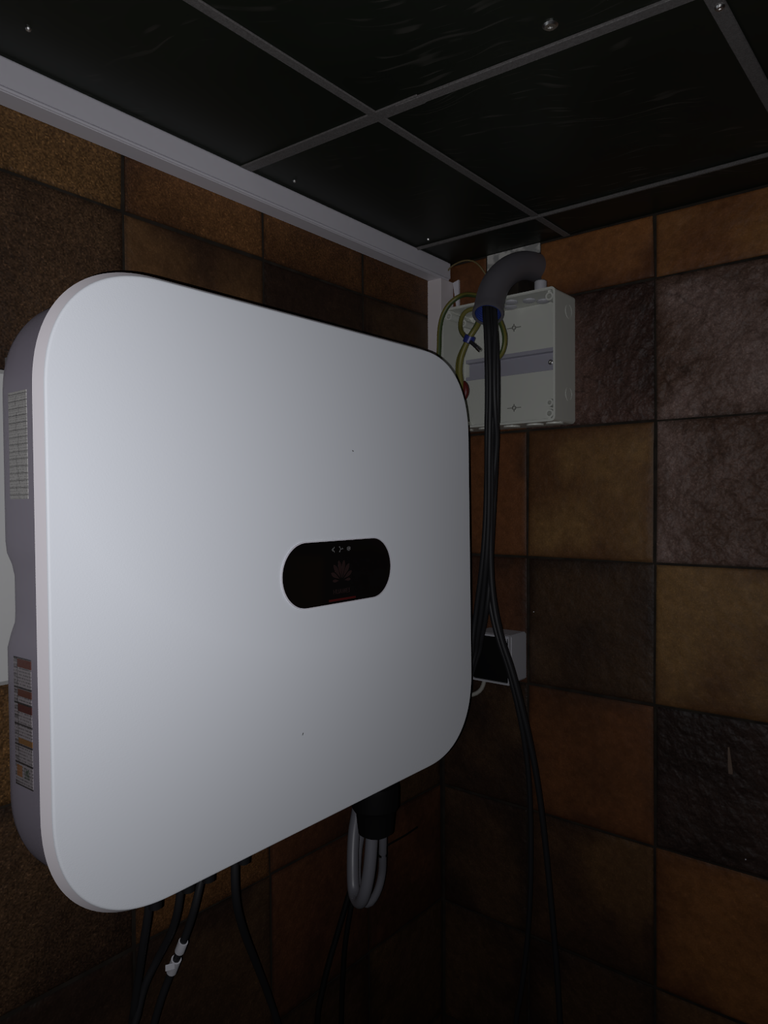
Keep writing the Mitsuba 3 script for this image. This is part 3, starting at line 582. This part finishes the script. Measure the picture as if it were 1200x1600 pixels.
# ------------------------------------------------------------------ black cables hanging from the pipe
PATHS['bF'] = [(-0.13, -0.1854, 0.2663), (-0.15, -0.1953, 0.2297), (-0.15, -0.1972, 0.1673), (-0.14, -0.191, 0.0972), (-0.125, -0.1775, 0.0073)] + [(x + 0.008, y + 0.004, z) for x, y, z in PATHS['bB'][5:-2]] + [(-0.045, -0.235, -1.0), (-0.05, -0.235, -1.59)]
RAD = {'A': 0.0038, 'B': 0.0042, 'C': 0.0038, 'D': 0.0038, 'E': 0.0036, 'F': 0.0038}
DEEP = np.array([0.77, 0.64])
SLOT = {'D': 0, 'B': 1, 'C': 2, 'F': 3, 'E': 4, 'A': 5}
def settle():
    """the cables of the bundle lie side by side: at every height they are pushed apart until they only touch"""
    zs = np.concatenate([np.linspace(0.262, -0.235, 40), np.linspace(-0.25, -0.80, 28)])
    run = {}
    for k in RAD:
        p = spline(PATHS['b' + k], 0.003)
        cut = int(np.argmax(p[:, 2] < -0.24)) if k in 'CDE' else len(p)
        p = p[:cut]; z = zs[zs > p[:, 2].min()]
        o = np.argsort(-p[:, 2])
        run[k] = np.column_stack([np.interp(-z, -p[o, 2], p[o, 0]), np.interp(-z, -p[o, 2], p[o, 1]), z])
    side_ = (0.15 + 0.45 * np.clip(zs / 0.12, 0, 1))[:, None]
    for _ in range(150):
        for a in RAD:
            for b in RAD:
                if a < b:
                    n = min(len(run[a]), len(run[b]))
                    d = run[b][:n, :2] - run[a][:n, :2]
                    L = np.linalg.norm(d, axis=1, keepdims=True) + 1e-9
                    # mostly one behind the other, so that the bundle stays as narrow as in the picture
                    e = (1.0 if SLOT[b] > SLOT[a] else -1.0) * DEEP
                    push = np.clip((RAD[a] + RAD[b]) * 1.06 - L, 0, None) * 0.25 * ((1 - side_[:n]) * e + side_[:n] * d / L)
                    run[a][:n, :2] -= push; run[b][:n, :2] += push
        for k in run:
            run[k][1:-1, :2] = 0.9 * run[k][1:-1, :2] + 0.05 * (run[k][:-2, :2] + run[k][2:, :2])
    mid = np.mean([run[k][0] for k in run], axis=0)
    out = {}
    for k in RAD:
        d = run[k][0] - mid; d = d * min(1, 0.0125 / np.linalg.norm(d))
        tail = [q for q in PATHS['b' + k] if q[2] < run[k][-1][2] - 0.01] if k not in 'CDE' else list(PATHS['b' + k][-5:])
        out[k] = [tuple(np.array(PIPE[i]) + d) for i in (2, 3, 4, 5)] + [tuple(0.5 * (np.array(PIPE[6]) + d) + 0.5 * run[k][0] + [0.004, 0.001, 0.004])] + [tuple(q) for q in run[k][1::2]] + tail
    return out
BUNDLE = settle()
def cable(name, path, r, mat, label, category='cable', group=None, n=12):
    m, _ = tube(path, r, n, 0.005, 3)
    k = obj(name, m, mat)
    tag(k, label, category, group)
    return k
BUN = 'black cables hanging out of the grey pipe'
cable('black_cable', BUNDLE['A'], RAD['A'], 'm_cable', 'black cable from the grey pipe that crosses the socket and hangs nearest the corner', group=BUN)
cable('black_cable', BUNDLE['F'], RAD['F'], 'm_cable', 'black cable from the grey pipe that hangs between the two others crossing the socket', group=BUN)
cable('black_cable', BUNDLE['B'], RAD['B'], 'm_cable', 'black cable from the grey pipe that crosses the socket and hangs farthest from the corner', group=BUN)
for k, w in (('C', 'highest'), ('D', 'second'), ('E', 'lowest')):
    cable('black_cable', BUNDLE[k], RAD[k], 'm_cable', f'{w} of the three black cables that turn left behind the inverter above the socket', group=BUN)

# ------------------------------------------------------------------ green and yellow earth wires
def earth(path, r, label, group='green and yellow earth wires'):
    m, a = tube(path, r, 16, 0.004, twist=6.0)
    k = np.cos(a - 0.9) > 0.05
    col = np.where(k[:, None], [[0.150, 0.135, 0.030]], [[0.045, 0.070, 0.022]])
    key = obj('earth_wire', m, 'm_vc', color=col); tag(key, label, 'wire', group); return key
earth(PATHS['earth1'], 0.0037, 'green and yellow wire arching over the left rim of the junction box')
earth(PATHS['earth2'], 0.0034, 'green and yellow wire looping left from the pipe mouth to the blue clip')
earth(PATHS['earth3'], 0.0044, 'thicker green and yellow wire running straight down through the blue clip')
earth(PATHS['earth4'], 0.0037, 'green and yellow wire looping down right of the pipe mouth')
m, _ = tube(PATHS['thin'], 0.0013, 8); k = obj('thin_wire', m, P(base_color=(0.16, 0.12, 0.05), roughness=0.5)); tag(k, 'thin yellowish wire arching from the white duct end to the pipe', 'wire')
k = thing('blue_clip', 'small blue clip with a metal tip holding two earth wires', 'clip')
obj('band', lathe((-0.1020, -0.1275, 0.2530), (-0.1020, -0.1225, 0.2420), [(0, 0.0070), (0.0010, 0.0084), (0.0105, 0.0084), (0.0115, 0.0070)], 18), 'm_blue', WORLD, k)
m, _ = tube(PATHS['lead'], 0.0028, 10); obj('sleeve', m, 'm_cable', WORLD, k)
obj('tip', lathe((-0.112, -0.1455, 0.2308), (-0.112, -0.1515, 0.2250), [(0, 0.0032), (0.0070, 0.0032), (0.0080, 0.0020)], 12), 'm_steel', WORLD, k)
m, _ = tube(PATHS['red'], lambda s: 0.0018 + 0.0032 * math.sin(math.pi * min(1, s * 1.05)) ** 0.6, 14, 0.003); k = obj('red_plug', m, 'm_red'); tag(k, 'small red plug at the inverter edge, below the earth wires', 'plug')

# ------------------------------------------------------------------ socket outlet low in the corner
so = thing('wall_socket', 'grey surface-mounted socket with a black flap, low in the corner', 'socket')
a0, a1, b0, b1, dp = 0.0960, 0.1655, -0.2765, -0.2015, 0.056
obj('housing', box(a0, a1, b0, b1, -0.001, dp - 0.006, 0.003), 'm_socket', RW, so)
fr = sg.box(a0, b0, a1, b1).difference(rrect(a0 + 0.0040, a1 - 0.0016, b0 + 0.0025, b1 - 0.003, 0.003))
obj('frame', prism(fr, dp - 0.006, dp), 'm_socket', RW, so, smooth=False)
obj('flap', box(a0 + 0.004, a1 - 0.0018, b0 + 0.003, b1 - 0.0032, dp - 0.0062, dp - 0.0020, 0.0012), 'm_black_matt', RW, so, label='black flap')
for a in (a0 + 0.004, a1 - 0.0130):
    obj('corner_tab', box(a, a + 0.0090, b1 - 0.0110, b1 - 0.0030, dp - 0.0022, dp + 0.0004, 0.0006), 'm_white', RW, so)
cable('socket_cable', PATHS['socket_cable'], 0.0034, P(base_color=(0.30, 0.29, 0.26), roughness=0.5), 'short pale cable curving out under the socket')

# ------------------------------------------------------------------ cables below the inverter
DC = 'black string cables under the left half of the inverter'
cable('string_cable', PATHS['dc1'], 0.0036, 'm_cable', 'black cable under the inverter, nearest to its left end', group=DC)
cable('string_cable', PATHS['dc2'], 0.0036, 'm_cable', 'black cable under the inverter, between the leftmost one and the white-tagged one', group=DC)
d3 = thing('string_cable', 'black cable under the inverter with two white tags on it', 'cable', DC)
m, _ = tube(PATHS['dc3'], 0.0036, 12); obj('sheath', m, 'm_cable', WORLD, d3)
def sleeve(path, s0, s1, r, mat, parent, name):
    p = spline(path); L = np.concatenate([[0], np.cumsum(np.linalg.norm(np.diff(p, axis=0), axis=1))])
    q = p[(L >= s0) & (L <= s1)]
    m, _ = tube(q[[0, len(q) // 2, -1]], r, 14); obj(name, m, mat, WORLD, parent)
sleeve(PATHS['dc3'], 0.066, 0.088, 0.0047, 'm_tag', d3, 'white_tag')
sleeve(PATHS['dc3'], 0.095, 0.118, 0.0050, 'm_tag', d3, 'white_tag')
obj('white_tag', box(-0.0045, 0.0045, -0.003, 0.003, -0.0006, 0.0006, 0.0003), 'm_tag', frame([-0.6265, -0.1235, -0.4440], [0.9, -0.4, 0], [0, 0, 1], [-0.4, -0.9, 0]), d3, smooth=False)
cable('string_cable', PATHS['dc4'], 0.0040, 'm_cable', 'black cable slanting down right from the middle of the inverter underside', group=DC)
cable('grey_cable', PATHS['grey1'], 0.0078, 'm_grey_cable', 'thick grey cable that leaves the black gland and turns up in a loop')
g2 = thing('grey_cable', 'thinner grey cable looping behind the black gland, with a black tie', 'cable')
m, _ = tube(PATHS['grey2'], 0.0052, 14); obj('sheath', m, 'm_grey_cable', WORLD, g2)
obj('cable_tie', lathe((-0.2965, -0.1145, -0.4580), (-0.2945, -0.1128, -0.4640), [(0, 0.0060), (0.0045, 0.0060)], 16), 'm_black_matt', WORLD, g2, label='black cable tie')
m, _ = tube(PATHS['tie_tail'], 0.0013, 8); obj('tie_tail', m, 'm_black_matt', WORLD, g2)
cable('wall_cable', PATHS['wall_cable1'], 0.0042, 'm_black_matt', 'dark cable on the left wall below the grey loop, slanting down to the left', group='dark cables on the wall below the grey loop')
cable('wall_cable', PATHS['wall_cable2'], 0.0038, 'm_black_matt', 'dark cable on the left wall below the grey loop, hanging straight down', group='dark cables on the wall below the grey loop')
